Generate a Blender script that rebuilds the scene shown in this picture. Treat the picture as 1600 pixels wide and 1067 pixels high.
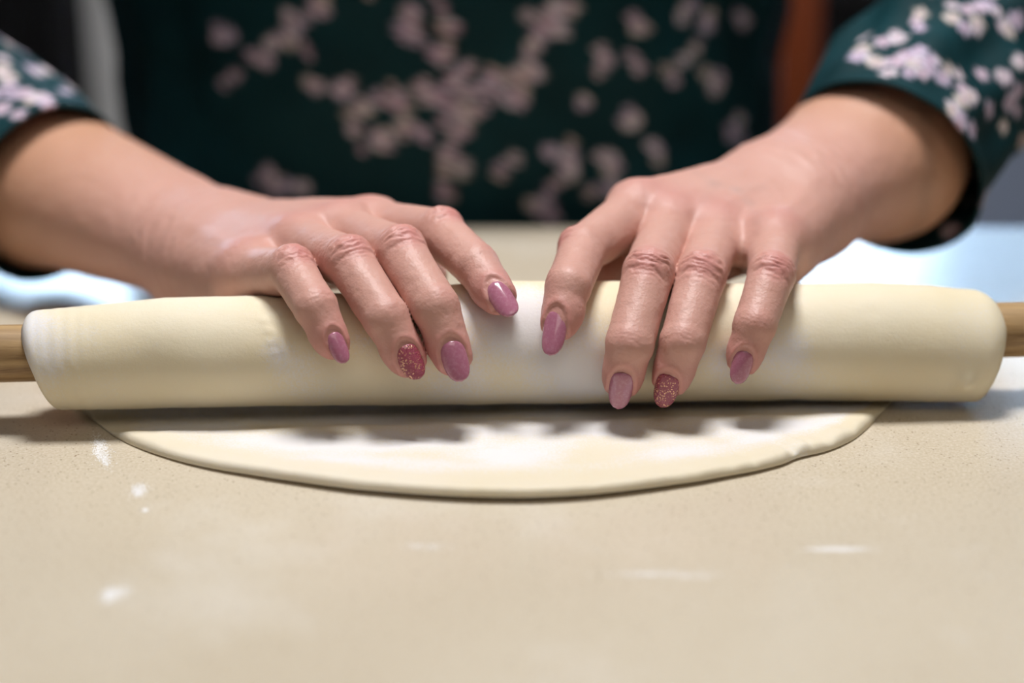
import bpy, math, random
import numpy as np
from mathutils import Vector, Matrix
random.seed(7); rng = np.random.default_rng(7)
for o in list(bpy.data.objects): bpy.data.objects.remove(o)
scn = bpy.context.scene
COL = scn.collection
TZ = 0.75                     # table top height in metres; model coordinates are cm with the table top at z = 0

def W(p):
    p = np.asarray(p, float) / 100.0
    p[..., 2] += TZ
    return p

# ------------------------------------------------------------------ camera
FPX = 2667.0; PITCH = math.radians(18); DIST = 61.0
Fv = np.array([0, math.cos(PITCH), -math.sin(PITCH)])
Uv = np.array([0, math.sin(PITCH), math.cos(PITCH)])
Rv = np.array([1.0, 0, 0])
CAM = np.array([0, 0, 2.6]) - DIST * Fv
cd = bpy.data.cameras.new('camera'); cam = bpy.data.objects.new('camera', cd); COL.objects.link(cam)
cam.location = W(CAM); cam.rotation_euler = (math.radians(90) - PITCH, 0, 0)
cd.sensor_width = 36; cd.lens = 60; cd.clip_start = 0.02
cd.dof.use_dof = True; cd.dof.focus_distance = 0.583; cd.dof.aperture_fstop = 3.2
scn.camera = cam

# ------------------------------------------------------------------ world, lights, exposure
w = bpy.data.worlds.new('world'); scn.world = w; w.use_nodes = True
bg = w.node_tree.nodes['Background']
bg.inputs[0].default_value = (0.56, 0.77, 1.0, 1); bg.inputs[1].default_value = 15.0

def area(name, loc, target, size, power, color, sy=None):
    l = bpy.data.lights.new(name, 'AREA'); l.energy = power; l.color = color
    l.shape = 'RECTANGLE'; l.size = size; l.size_y = sy or size
    o = bpy.data.objects.new(name, l); COL.objects.link(o)
    o.location = loc
    o.rotation_euler = (Vector(target) - Vector(loc)).to_track_quat('-Z', 'Y').to_euler()
    return o
area('ceiling_lamp_light', (0.0, 0.14, 1.95), (0, 0.03, TZ), 0.36, 18.0, (1.0, 0.98, 0.975), 0.26)
area('room_fill_light', (0.25, -1.25, 2.25), (0, 0, TZ), 1.3, 5.6, (1.0, 0.92, 0.80), 0.9)
scn.view_settings.view_transform = 'Standard'; scn.view_settings.look = 'None'
scn.view_settings.exposure = 0.0; scn.view_settings.gamma = 1.0
scn.view_settings.use_curve_mapping = False

# ------------------------------------------------------------------ helpers
def ray(px, py):
    d = Fv + (px - 800) / FPX * Rv - (py - 533.5) / FPX * Uv
    return d / np.linalg.norm(d)
def aty(px, py, y):
    d = ray(px, py); return CAM + d * (y - CAM[1]) / d[1]
def atz(px, py, z):
    d = ray(px, py); return CAM + d * (z - CAM[2]) / d[2]
def proj(P):
    q = P - CAM; z = q @ Fv
    return 800 + FPX * (q @ Rv) / z, 533.5 - FPX * (q @ Uv) / z, z
def nrm(v): v = np.asarray(v, float); return v / (np.linalg.norm(v, axis=-1, keepdims=True) + 1e-12)

def _hash(ix, iy, iz, s):
    h = (ix * 374761393 + iy * 668265263 + iz * 2147483647 + s * 974634777) & 0xffffffff
    h = ((h ^ (h >> 13)) * 1274126177) & 0xffffffff
    return ((h ^ (h >> 16)) & 0xffff) / 65535.0
def vnoise(P, scale=1.0, seed=0):
    P = np.asarray(P, float) * scale
    I = np.floor(P).astype(np.int64); f = P - I; f = f * f * (3 - 2 * f)
    r = 0
    for dx in (0, 1):
        for dy in (0, 1):
            for dz in (0, 1):
                wgt = (f[..., 0] if dx else 1 - f[..., 0]) * (f[..., 1] if dy else 1 - f[..., 1]) * (f[..., 2] if dz else 1 - f[..., 2])
                r = r + wgt * _hash(I[..., 0] + dx, I[..., 1] + dy, I[..., 2] + dz, seed)
    return r * 2 - 1
def fbm(P, scale=1.0, seed=0, octv=3):
    r = 0; a = 1.0
    for k in range(octv):
        r = r + a * vnoise(P, scale * 2 ** k, seed + k * 17); a *= 0.5
    return r

def link(name, me, mat=None, parent=None, smooth=True):
    o = bpy.data.objects.new(name, me); COL.objects.link(o)
    if mat: me.materials.append(mat)
    if parent is not None: o.parent = parent
    if smooth: me.shade_smooth()
    return o
def mesh_np(name, V, F, mat=None, parent=None, smooth=True, world=True):
    me = bpy.data.meshes.new(name)
    V = W(V) if world else np.asarray(V, float)
    if isinstance(F, np.ndarray):
        n = len(F); k = F.shape[1]
        me.vertices.add(len(V)); me.vertices.foreach_set('co', V.astype(np.float32).ravel())
        me.loops.add(n * k); me.loops.foreach_set('vertex_index', F.astype(np.int32).ravel())
        me.polygons.add(n); me.polygons.foreach_set('loop_start', (np.arange(n) * k).astype(np.int32))
        me.update(calc_edges=True)
    else:
        me.from_pydata([tuple(v) for v in V], [], F); me.update()
    return link(name, me, mat, parent, smooth)
def grid_faces(nu, nv, wrap_u=False, wrap_v=False, off=0):
    a = np.arange(nu if wrap_u else nu - 1)[:, None]; b = np.arange(nv if wrap_v else nv - 1)[None, :]
    a2 = (a + 1) % nu; b2 = (b + 1) % nv
    q = np.stack(np.broadcast_arrays(a * nv + b, a2 * nv + b, a2 * nv + b2, a * nv + b2), -1)
    return q.reshape(-1, 4) + off
def attr(o, name, arr):
    arr = np.asarray(arr, np.float32)
    if arr.ndim == 1:
        a = o.data.attributes.new(name, 'FLOAT', 'POINT'); a.data.foreach_set('value', arr)
    else:
        if arr.shape[1] == 3: arr = np.concatenate([arr, np.ones((len(arr), 1), np.float32)], 1)
        a = o.data.attributes.new(name, 'FLOAT_COLOR', 'POINT'); a.data.foreach_set('color', arr.ravel())
def tag(o, label=None, cat=None, group=None, kind=None):
    if label: o['label'] = label
    if cat: o['category'] = cat
    if group: o['group'] = group
    if kind: o['kind'] = kind
    return o
def empty(name, loc):
    o = bpy.data.objects.new(name, None); COL.objects.link(o); o.location = loc; o.empty_display_size = 0.05
    return o
def box(name, lo, hi, mat, parent=None, bev=0.15, seg=2):
    """bevelled box in cm coordinates"""
    import bmesh
    bm = bmesh.new(); bmesh.ops.create_cube(bm, size=1)
    lo = np.array(lo, float); hi = np.array(hi, float)
    for v in bm.verts:
        c = np.array(v.co[:]) + .5
        v.co = Vector(W(lo + (hi - lo) * c))
    if bev: bmesh.ops.bevel(bm, geom=bm.edges[:], offset=bev / 100, segments=seg, affect='EDGES', profile=.5)
    me = bpy.data.meshes.new(name); bm.to_mesh(me); bm.free()
    return link(name, me, mat, parent, smooth=False)
def sweep(pts, radii, nt=24, ns=None, cap=True):
    """tube through pts (cm) by catmull-rom; returns verts, faces, (s,theta)"""
    pts = np.array(pts, float); radii = np.array(radii, float)
    ns = ns or len(pts) * 8
    t = np.linspace(0, len(pts) - 1, ns); i = np.clip(t.astype(int), 0, len(pts) - 2); f = (t - i)[:, None]
    g = lambda A, k: A[np.clip(i + k, 0, len(A) - 1)]
    def cr(A):
        p0, p1, p2, p3 = g(A, -1), g(A, 0), g(A, 1), g(A, 2)
        return .5 * ((2 * p1) + (-p0 + p2) * f + (2 * p0 - 5 * p1 + 4 * p2 - p3) * f ** 2 + (-p0 + 3 * p1 - 3 * p2 + p3) * f ** 3)
    Cn = cr(pts); R = cr(radii[:, None])[:, 0]
    T = nrm(np.gradient(Cn, axis=0))
    up = np.array([0, 0, 1.0]) if abs(T[0][2]) < .9 else np.array([0, 1.0, 0])
    N = []; n = nrm(up - T[0] * (up @ T[0]))
    for k in range(ns):
        n = nrm(n - T[k] * (n @ T[k])); N.append(n)
    N = np.array(N); B = np.cross(T, N)
    th = np.linspace(0, 2 * math.pi, nt, endpoint=False)
    D = N[:, None] * np.cos(th)[None, :, None] + B[:, None] * np.sin(th)[None, :, None]
    V = Cn[:, None] + D * R[:, None, None]
    return V, D, Cn, T, R, th

# ------------------------------------------------------------------ materials
def new_mat(name):
    m = bpy.data.materials.new(name); m.use_nodes = True
    nt = m.node_tree; b = nt.nodes['Principled BSDF']
    return m, nt, b
def nd(nt, typ, **kw):
    n = nt.nodes.new(typ)
    for k, v in kw.items():
        if k.startswith('_'): setattr(n, k[1:], v)
        else: n.inputs[k.replace('__', ' ')].default_value = v
    return n
def ramp(nt, src, stops):
    r = nt.nodes.new('ShaderNodeValToRGB'); e = r.color_ramp.elements
    while len(e) > 1: e.remove(e[-1])
    e[0].position = stops[0][0]; e[0].color = (*stops[0][1], 1)
    for p, c in stops[1:]:
        x = e.new(p); x.color = (*c, 1)
    nt.links.new(src, r.inputs[0]); return r.outputs[0]
def mixc(nt, fac, a, b):
    m = nt.nodes.new('ShaderNodeMix'); m.data_type = 'RGBA'
    for s, v in ((0, fac), (6, a), (7, b)):
        if hasattr(v, 'links'): nt.links.new(v, m.inputs[s])
        else: m.inputs[s].default_value = v if s == 0 else (*v, 1)
    return m.outputs[2]
def noise(nt, scale, detail=4, rough=.5, vec=None, stretch=None):
    tc = nt.nodes.new('ShaderNodeTexCoord'); n = nd(nt, 'ShaderNodeTexNoise', Scale=scale, Detail=detail, Roughness=rough)
    v = tc.outputs['Object']
    if stretch:
        mp = nt.nodes.new('ShaderNodeMapping'); mp.inputs['Scale'].default_value = stretch
        nt.links.new(v, mp.inputs[0]); v = mp.outputs[0]
    nt.links.new(v, n.inputs['Vector']); return n.outputs['Fac']
def bump(nt, b, src, strength, dist):
    bp = nd(nt, 'ShaderNodeBump', Strength=strength, Distance=dist)
    nt.links.new(src, bp.inputs['Height'])
    if b.inputs['Normal'].is_linked:
        nt.links.new(b.inputs['Normal'].links[0].from_socket, bp.inputs['Normal'])
    nt.links.new(bp.outputs[0], b.inputs['Normal'])
def simple(name, col, rough=.5, spec=.5, metal=0, var=.06, nscale=40):
    m, nt, b = new_mat(name)
    c = np.array(col)
    nt.links.new(ramp(nt, noise(nt, nscale), [(.3, tuple(c * (1 - var))), (.7, tuple(np.minimum(c * (1 + var), 1)))]), b.inputs['Base Color'])
    b.inputs['Roughness'].default_value = rough; b.inputs['Specular IOR Level'].default_value = spec
    b.inputs['Metallic'].default_value = metal
    return m
def attr_col(nt, name):
    a = nt.nodes.new('ShaderNodeAttribute'); a.attribute_name = name; return a

# skin: pigment stored per vertex, fine pores and creases by bump
M_skin, nt, b = new_mat('skin')
a = attr_col(nt, 'pigment')
fine = noise(nt, 220, 5, .6)
mott = mixc(nt, noise(nt, 75, 3), (.92, .86, .84), (1.0, 1.0, 1.0))
mm = nt.nodes.new('ShaderNodeMix'); mm.data_type = 'RGBA'; mm.blend_type = 'MULTIPLY'; mm.inputs[0].default_value = 1
nt.links.new(a.outputs['Color'], mm.inputs[6]); nt.links.new(mott, mm.inputs[7])
dust = attr_col(nt, 'flour')
dn = noise(nt, 1500, 3, .7); mth = nd(nt, 'ShaderNodeMath', _operation='MULTIPLY'); nt.links.new(dn, mth.inputs[0]); nt.links.new(dust.outputs['Fac'], mth.inputs[1])
dr = ramp(nt, mth.outputs[0], [(.40, (0, 0, 0)), (.62, (.75, .75, .75))])
nt.links.new(mixc(nt, dr, mm.outputs[2], (.85, .80, .72)), b.inputs['Base Color'])
b.inputs['Subsurface Weight'].default_value = .18; b.inputs['Subsurface Radius'].default_value = (1, .35, .2); b.inputs['Subsurface Scale'].default_value = .004
b.inputs['Roughness'].default_value = .5; b.inputs['Specular IOR Level'].default_value = .5
vo = nd(nt, 'ShaderNodeTexVoronoi', Scale=950.0); tc = nt.nodes.new('ShaderNodeTexCoord'); nt.links.new(tc.outputs['Object'], vo.inputs['Vector'])
bump(nt, b, vo.outputs['Distance'], .22, .0003)
bump(nt, b, fine, .35, .0008)
bump(nt, b, noise(nt, 600, 3, .6), .3, .0003)

def dough_mat(name, c0, c1):
    m, nt, b = new_mat(name)
    base = mixc(nt, ramp(nt, noise(nt, 18, 3), [(.35, (0, 0, 0)), (.65, (1, 1, 1))]), c0, c1)
    fl = attr_col(nt, 'flour')
    pn = noise(nt, 1100, 4, .75); ad = nd(nt, 'ShaderNodeMath', _operation='MULTIPLY_ADD')
    nt.links.new(fl.outputs['Fac'], ad.inputs[0]); ad.inputs[1].default_value = .8; nt.links.new(pn, ad.inputs[2])
    fr = ramp(nt, ad.outputs[0], [(.60, (0, 0, 0)), (1.05, (1, 1, 1))])
    nt.links.new(mixc(nt, fr, base, (.76, .74, .735)), b.inputs['Base Color'])
    b.inputs['Roughness'].default_value = .62; b.inputs['Specular IOR Level'].default_value = .3
    b.inputs['Subsurface Weight'].default_value = .2; b.inputs['Subsurface Radius'].default_value = (1, .8, .5); b.inputs['Subsurface Scale'].default_value = .004
    bump(nt, b, noise(nt, 700, 5, .7), .25, .0004)
    bump(nt, b, ad.outputs[0], .2, .0004)
    return m
M_dough = dough_mat('dough', (.77, .675, .475), (.80, .725, .56))
M_sheet = dough_mat('dough_flat', (.72, .64, .48), (.75, .68, .55))

# worktop: speckled beige composite
M_top, nt, b = new_mat('speckled_worktop')
tc = nt.nodes.new('ShaderNodeTexCoord')
vo = nd(nt, 'ShaderNodeTexVoronoi', Scale=620.0); nt.links.new(tc.outputs['Object'], vo.inputs['Vector'])
spk = ramp(nt, vo.outputs['Distance'], [(.10, (1, 1, 1)), (.26, (0, 0, 0))])
sel = ramp(nt, noise(nt, 420, 2), [(.50, (0, 0, 0)), (.56, (1, 1, 1))])
ml = nd(nt, 'ShaderNodeMath', _operation='MULTIPLY'); nt.links.new(spk, ml.inputs[0]); nt.links.new(sel, ml.inputs[1])
cb = mixc(nt, ramp(nt, noise(nt, 9, 4), [(.35, (0, 0, 0)), (.65, (1, 1, 1))]), (.535, .455, .34), (.59, .515, .40))
cb = mixc(nt, ramp(nt, noise(nt, 900, 3, .7), [(.42, (0, 0, 0)), (.66, (1, 1, 1))]), cb, (.66, .59, .47))
cb = mixc(nt, ml.outputs[0], cb, (.20, .13, .075))
film = ramp(nt, noise(nt, 14, 5, .65), [(.52, (0, 0, 0)), (.75, (.35, .35, .35))])
cb = mixc(nt, film, cb, (.80, .77, .72))
nt.links.new(cb, b.inputs['Base Color'])
b.inputs['Roughness'].default_value = .24; b.inputs['Specular IOR Level'].default_value = .5
bump(nt, b, noise(nt, 500, 2), .04, .0003)

# wood
def wood_mat(name, c0, c1, rough=.5, stretch=(3, 160, 160)):
    m, nt, b = new_mat(name)
    g = noise(nt, 1, 6, .65, stretch=stretch)
    nt.links.new(ramp(nt, g, [(.30, c0), (.62, c1)]), b.inputs['Base Color'])
    b.inputs['Roughness'].default_value = rough
    bump(nt, b, g, .3, .0005)
    return m
M_pin = wood_mat('pale_wood', (.20, .11, .045), (.47, .31, .145), .5, (7, 320, 320))
M_orange = wood_mat('orange_wood', (.16, .030, .008), (.24, .05, .012), .35, (60, 60, 3))
M_legwood = wood_mat('table_wood', (.25, .15, .08), (.38, .25, .14), .5, (50, 50, 3))

# blouse: print colour per vertex, weave by bump
M_cloth, nt, b = new_mat('blouse_fabric')
a = attr_col(nt, 'print'); nt.links.new(a.outputs['Color'], b.inputs['Base Color'])
b.inputs['Roughness'].default_value = .7; b.inputs['Specular IOR Level'].default_value = .15
bump(nt, b, noise(nt, 1600, 2), .2, .0003)

M_nail, nt, b = new_mat('mauve_polish')
nt.links.new(ramp(nt, noise(nt, 900, 3, .7), [(.45, (.41, .145, .22)), (.85, (.50, .24, .31))]), b.inputs['Base Color'])
b.inputs['Roughness'].default_value = .16; b.inputs['Coat Weight'].default_value = .7; b.inputs['Coat Roughness'].default_value = .06
M_glit, nt, b = new_mat('glitter_polish')
tc = nt.nodes.new('ShaderNodeTexCoord'); vo = nd(nt, 'ShaderNodeTexVoronoi', Scale=2600.0); nt.links.new(tc.outputs['Object'], vo.inputs['Vector'])
sx = nt.nodes.new('ShaderNodeSeparateColor'); nt.links.new(vo.outputs['Color'], sx.inputs[0])
fl = ramp(nt, sx.outputs[0], [(.84, (0, 0, 0)), (.88, (1, 1, 1))])
nt.links.new(mixc(nt, fl, (.33, .06, .10), (.85, .50, .32)), b.inputs['Base Color'])
nt.links.new(fl, b.inputs['Metallic']); b.inputs['Roughness'].default_value = .28
b.inputs['Coat Weight'].default_value = .6; b.inputs['Coat Roughness'].default_value = .1
bump(nt, b, vo.outputs['Distance'], .6, .0004)

M_flour = simple('flour', (.74, .73, .72), 1, 0)
M_wall = simple('wall_paint', (.30, .30, .31), .8, .2)
M_grey = simple('grey_blue_paint', (.38, .45, .60), .6, .3, nscale=3, var=.15)
M_pale = simple('pale_panel', (.80, .80, .80), .5, .4)
M_dark = simple('dark_cloth', (.005, .005, .006), .8, .2)
M_white = simple('white_frame', (.75, .75, .74), .4, .4)
M_floor = simple('floor_tile', (.22, .20, .18), .45, .4, nscale=6)
M_metal = simple('steel', (.5, .5, .5), .3, .5, metal=1)
M_trouser = simple('trouser_cloth', (.02, .022, .03), .8, .2)
M_glass, nt, b = new_mat('window_glass')
for n in list(nt.nodes):
    if n.type != 'OUTPUT_MATERIAL': nt.nodes.remove(n)
fr = nt.nodes.new('ShaderNodeFresnel'); tr = nt.nodes.new('ShaderNodeBsdfTransparent'); gl = nt.nodes.new('ShaderNodeBsdfGlossy'); gl.inputs['Roughness'].default_value = .02
mx = nt.nodes.new('ShaderNodeMixShader'); nt.links.new(fr.outputs[0], mx.inputs[0]); nt.links.new(tr.outputs[0], mx.inputs[1]); nt.links.new(gl.outputs[0], mx.inputs[2])
nt.links.new(mx.outputs[0], [n for n in nt.nodes if n.type == 'OUTPUT_MATERIAL'][0].inputs[0])

# ------------------------------------------------------------------ room (cm, relative to the table top)
XL, XR, YF, YB, ZF, ZC = -230, 240, -320, 230, -75, 175
def struct(o): o['kind'] = 'structure'; return o
struct(box('floor', (XL - 10, YF - 10, ZF - 8), (XR + 10, YB + 10, ZF), M_floor, bev=0))
struct(box('ceiling', (XL - 10, YF - 10, ZC), (XR + 10, YB + 10, ZC + 8), M_wall, bev=0))
struct(box('wall_left', (XL - 10, YF - 10, ZF), (XL, YB + 10, ZC), M_wall, bev=0))
struct(box('wall_right', (XR, YF - 10, ZF), (XR + 10, YB + 10, ZC), M_wall, bev=0))
struct(box('wall_front', (XL, YF - 10, ZF), (XR, YF, ZC), M_wall, bev=0))
wins = [(-150, -38), (34, 190)]; WZ0, WZ1 = 22, 100
def wall_with_windows():
    xs = [XL] + [v for w_ in wins for v in w_] + [XR]; V = []; F = []
    def bx(x0, x1, z0, z1):
        o = len(V)
        for x in (x0, x1):
            for y in (YB, YB + 10):
                for z in (z0, z1): V.append((x, y, z))
        F.extend([tuple(o + i for i in q) for q in ((0, 1, 3, 2), (4, 6, 7, 5), (0, 4, 5, 1), (2, 3, 7, 6), (0, 2, 6, 4), (1, 5, 7, 3))])
    bx(XL, XR, ZF, WZ0); bx(XL, XR, WZ1, ZC)
    for k in range(0, len(xs), 2): bx(xs[k], xs[k + 1], WZ0, WZ1)
    return mesh_np('wall_back', np.array(V, float), F, M_wall, smooth=False)
struct(wall_with_windows())
for k, (x0, x1) in enumerate(wins):
    r = struct(empty('window_%d' % (k + 1), W([(x0 + x1) / 2, YB + 5, WZ0])))
    def wb(n, lo, hi, m, bev=.3):
        o = box(n, lo, hi, m, None, bev); o.parent = r; o.matrix_parent_inverse = Matrix.Translation(-Vector(r.location)); return o
    wb('frame', (x0, YB + 2, WZ0), (x0 + 4, YB + 8, WZ1), M_white); wb('frame', (x1 - 4, YB + 2, WZ0), (x1, YB + 8, WZ1), M_white)
    wb('frame', (x0 + 4, YB + 2, WZ0), (x1 - 4, YB + 8, WZ0 + 4), M_white); wb('frame', (x0 + 4, YB + 2, WZ1 - 4), (x1 - 4, YB + 8, WZ1), M_white)
    mxx = (x0 + x1) / 2; wb('mullion', (mxx - 2, YB + 2, WZ0 + 4), (mxx + 2, YB + 8, WZ1 - 4), M_white)
    wb('pane', (x0 + 4, YB + 4.8, WZ0 + 4), (mxx - 2, YB + 5.2, WZ1 - 4), M_glass, 0); wb('pane', (mxx + 2, YB + 4.8, WZ0 + 4), (x1 - 4, YB + 5.2, WZ1 - 4), M_glass, 0)

# sheer cloth, unseen, added to dim the right window's reflection in the worktop
M_sheer, nt, b = new_mat('sheer_curtain')
for n in list(nt.nodes):
    if n.type != 'OUTPUT_MATERIAL': nt.nodes.remove(n)
tl = nt.nodes.new('ShaderNodeBsdfTranslucent'); df = nt.nodes.new('ShaderNodeBsdfDiffuse'); mx = nt.nodes.new('ShaderNodeMixShader')
tl.inputs[0].default_value = (.92, .93, .95, 1); df.inputs[0].default_value = (.75, .75, .76, 1); mx.inputs[0].default_value = .85
nt.links.new(df.outputs[0], mx.inputs[1]); nt.links.new(tl.outputs[0], mx.inputs[2]); nt.links.new(mx.outputs[0], [n for n in nt.nodes if n.type == 'OUTPUT_MATERIAL'][0].inputs[0])
cx = np.linspace(70, 198, 260); cz = np.linspace(10, 108, 12); X_, Z_ = np.meshgrid(cx, cz)
Y_ = YB - 5 + 1.6 * np.sin(X_ * .85 + np.sin(X_ * .13) * 2)
cur = mesh_np('curtain', np.stack([X_, Y_, Z_], -1).reshape(-1, 3), grid_faces(12, 260), M_sheer)
md = cur.modifiers.new('thick', 'SOLIDIFY'); md.thickness = .001
tag(cur, 'white sheer cloth added out of view to dim the right window', 'curtain')

# ------------------------------------------------------------------ table
TY0, TY1, TX0, TX1 = -34.0, 27.2, -62.0, 66.0
table = tag(empty('table', W([0, -3, ZF])), 'beige speckled worktop table the dough is rolled on', 'table')
def kid(o, p):
    o.parent = p; o.matrix_parent_inverse = Matrix.Translation(-Vector(p.location)); return o
top = kid(box('tabletop', (TX0, TY0, -3.2), (TX1, TY1, 0), M_top, bev=.35, seg=3), table)
for sx_ in (TX0 + 3, TX1 - 8):
    for sy_ in (TY0 + 3, TY1 - 8):
        kid(box('leg', (sx_, sy_, ZF), (sx_ + 5, sy_ + 5, -3.2), M_legwood, bev=.4), table)
kid(box('apron', (TX0 + 5, TY0 + 4, -11), (TX1 - 5, TY0 + 6, -3.2), M_legwood, bev=.2), table)

# ------------------------------------------------------------------ signed distance tools
def smin(a, b, k):
    h = np.clip(.5 + .5 * (b - a) / k, 0, 1)
    return b + (a - b) * h - k * h * (1 - h)
def bone(P, a, b, ra, rb, waist=0.0):
    ba = b - a; t = np.clip(((P - a) @ ba) / (ba @ ba), 0, 1)
    d = np.linalg.norm(P - a - t[:, None] * ba, axis=1)
    return d - (ra + (rb - ra) * t - waist * np.sin(np.pi * t))
def ball(P, c, r): return np.linalg.norm(P - c, axis=1) - r

def surface_net(sdf, lo, hi, h, blk=14):
    """mesh the zero set of sdf: evaluates blocks near the surface only, then naive surface nets"""
    lo = np.array(lo, float); n = np.ceil((np.array(hi) - lo) / h).astype(int) + 1
    n = ((n + blk - 1) // blk) * blk
    val = np.ones(n, np.float32)
    nb = n // blk
    bi = np.stack(np.meshgrid(*[np.arange(k) for k in nb], indexing='ij'), -1).reshape(-1, 3)
    cen = lo + (bi * blk + (blk - 1) / 2) * h
    dc = sdf(cen); rad = blk * h * .87 + .35
    for (i, j, k) in bi[dc < -rad]:
        val[i * blk:(i + 1) * blk, j * blk:(j + 1) * blk, k * blk:(k + 1) * blk] = -1
    loc = np.stack(np.meshgrid(*[np.arange(blk)] * 3, indexing='ij'), -1).reshape(-1, 3)
    act = bi[np.abs(dc) <= rad]
    for s in range(0, len(act), 40):
        ch = act[s:s + 40]
        P = lo + (ch[:, None, :] * blk + loc[None]) * h
        d = sdf(P.reshape(-1, 3)).reshape(len(ch), blk, blk, blk)
        for q, (i, j, k) in enumerate(ch):
            val[i * blk:(i + 1) * blk, j * blk:(j + 1) * blk, k * blk:(k + 1) * blk] = d[q]
    ins = val < 0
    cnt = np.zeros(n - 1, np.int8)
    for a in (0, 1):
        for b_ in (0, 1):
            for c in (0, 1):
                cnt += ins[a:n[0] - 1 + a, b_:n[1] - 1 + b_, c:n[2] - 1 + c]
    cells = np.argwhere((cnt > 0) & (cnt < 8))
    idx = -np.ones(n - 1, np.int32); idx[tuple(cells.T)] = np.arange(len(cells))
    cor = np.array([(a, b_, c) for a in (0, 1) for b_ in (0, 1) for c in (0, 1)])
    cv = np.stack([val[tuple((cells + c).T)] for c in cor], 1)
    acc = np.zeros((len(cells), 3)); m = np.zeros(len(cells))
    for p in range(8):
        for q in range(p + 1, 8):
            if np.abs(cor[p] - cor[q]).sum() != 1: continue
            x = (cv[:, p] < 0) != (cv[:, q] < 0)
            t = np.where(x, cv[:, p] / np.where(x, cv[:, p] - cv[:, q], 1), 0)
            acc += np.where(x[:, None], cor[p] + t[:, None] * (cor[q] - cor[p]), 0); m += x
    V = lo + (cells + acc / m[:, None]) * h
    F = []
    for ax in range(3):
        sl = [slice(1, n[k] - 1) for k in range(3)]; s2 = list(sl)
        sl[ax] = slice(0, n[ax] - 1); s2[ax] = slice(1, n[ax])
        A = ins[tuple(sl)]; B = ins[tuple(s2)]
        for flip, msk in ((False, A & ~B), (True, ~A & B)):
            e = np.argwhere(msk)
            e = e + np.array([0 if k == ax else 1 for k in range(3)])
            u, v = [(1, 2), (2, 0), (0, 1)][ax]
            du = np.zeros(3, int); du[u] = 1; dv = np.zeros(3, int); dv[v] = 1
            q = np.stack([idx[tuple((e - du - dv).T)], idx[tuple((e - dv).T)], idx[tuple(e.T)], idx[tuple((e - du).T)]], 1)
            if flip: q = q[:, ::-1]
            F.append(q[(q >= 0).all(1)])
    return V, np.concatenate(F)
def grad(sdf, P, e=.04):
    g = np.stack([sdf(P + np.eye(3)[k] * e) - sdf(P - np.eye(3)[k] * e) for k in range(3)], 1)
    return nrm(g)
def march(sdf, px, py, t0=35):
    d = ray(px, py); t = t0
    for _ in range(120):
        s = sdf((CAM + d * t)[None])[0]
        if s < .002: break
        t += s * .8
        if t > 140: return None
    return CAM + d * t

# ------------------------------------------------------------------ rolling pin axis and dough roll
SLOPE = .077; RZ = 2.6
def axis_pt(x, dz=0): return np.array([x, SLOPE * x, RZ + dz])
AXD = nrm(np.array([1, SLOPE, 0])); AXN = np.array([-AXD[1], AXD[0], 0.0])   # AXN points away from the camera
def onroll(px, py, r, R=2.22):
    d = ray(px, py); o = CAM - np.array([0, 0, RZ])
    dp = d - AXD * (d @ AXD); op = o - AXD * (o @ AXD)
    a = dp @ dp; b_ = 2 * dp @ op; c = op @ op - (R + r) ** 2; q = b_ * b_ - 4 * a * c
    return CAM + d * (-b_ - math.sqrt(max(q, 0))) / (2 * a)
def chain(px, py, frm, L):
    d = ray(px, py); o = CAM - frm; b_ = d @ o; c = o @ o - L * L
    return CAM + d * (-b_ + math.sqrt(max(b_ * b_ - c, 0)))

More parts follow.
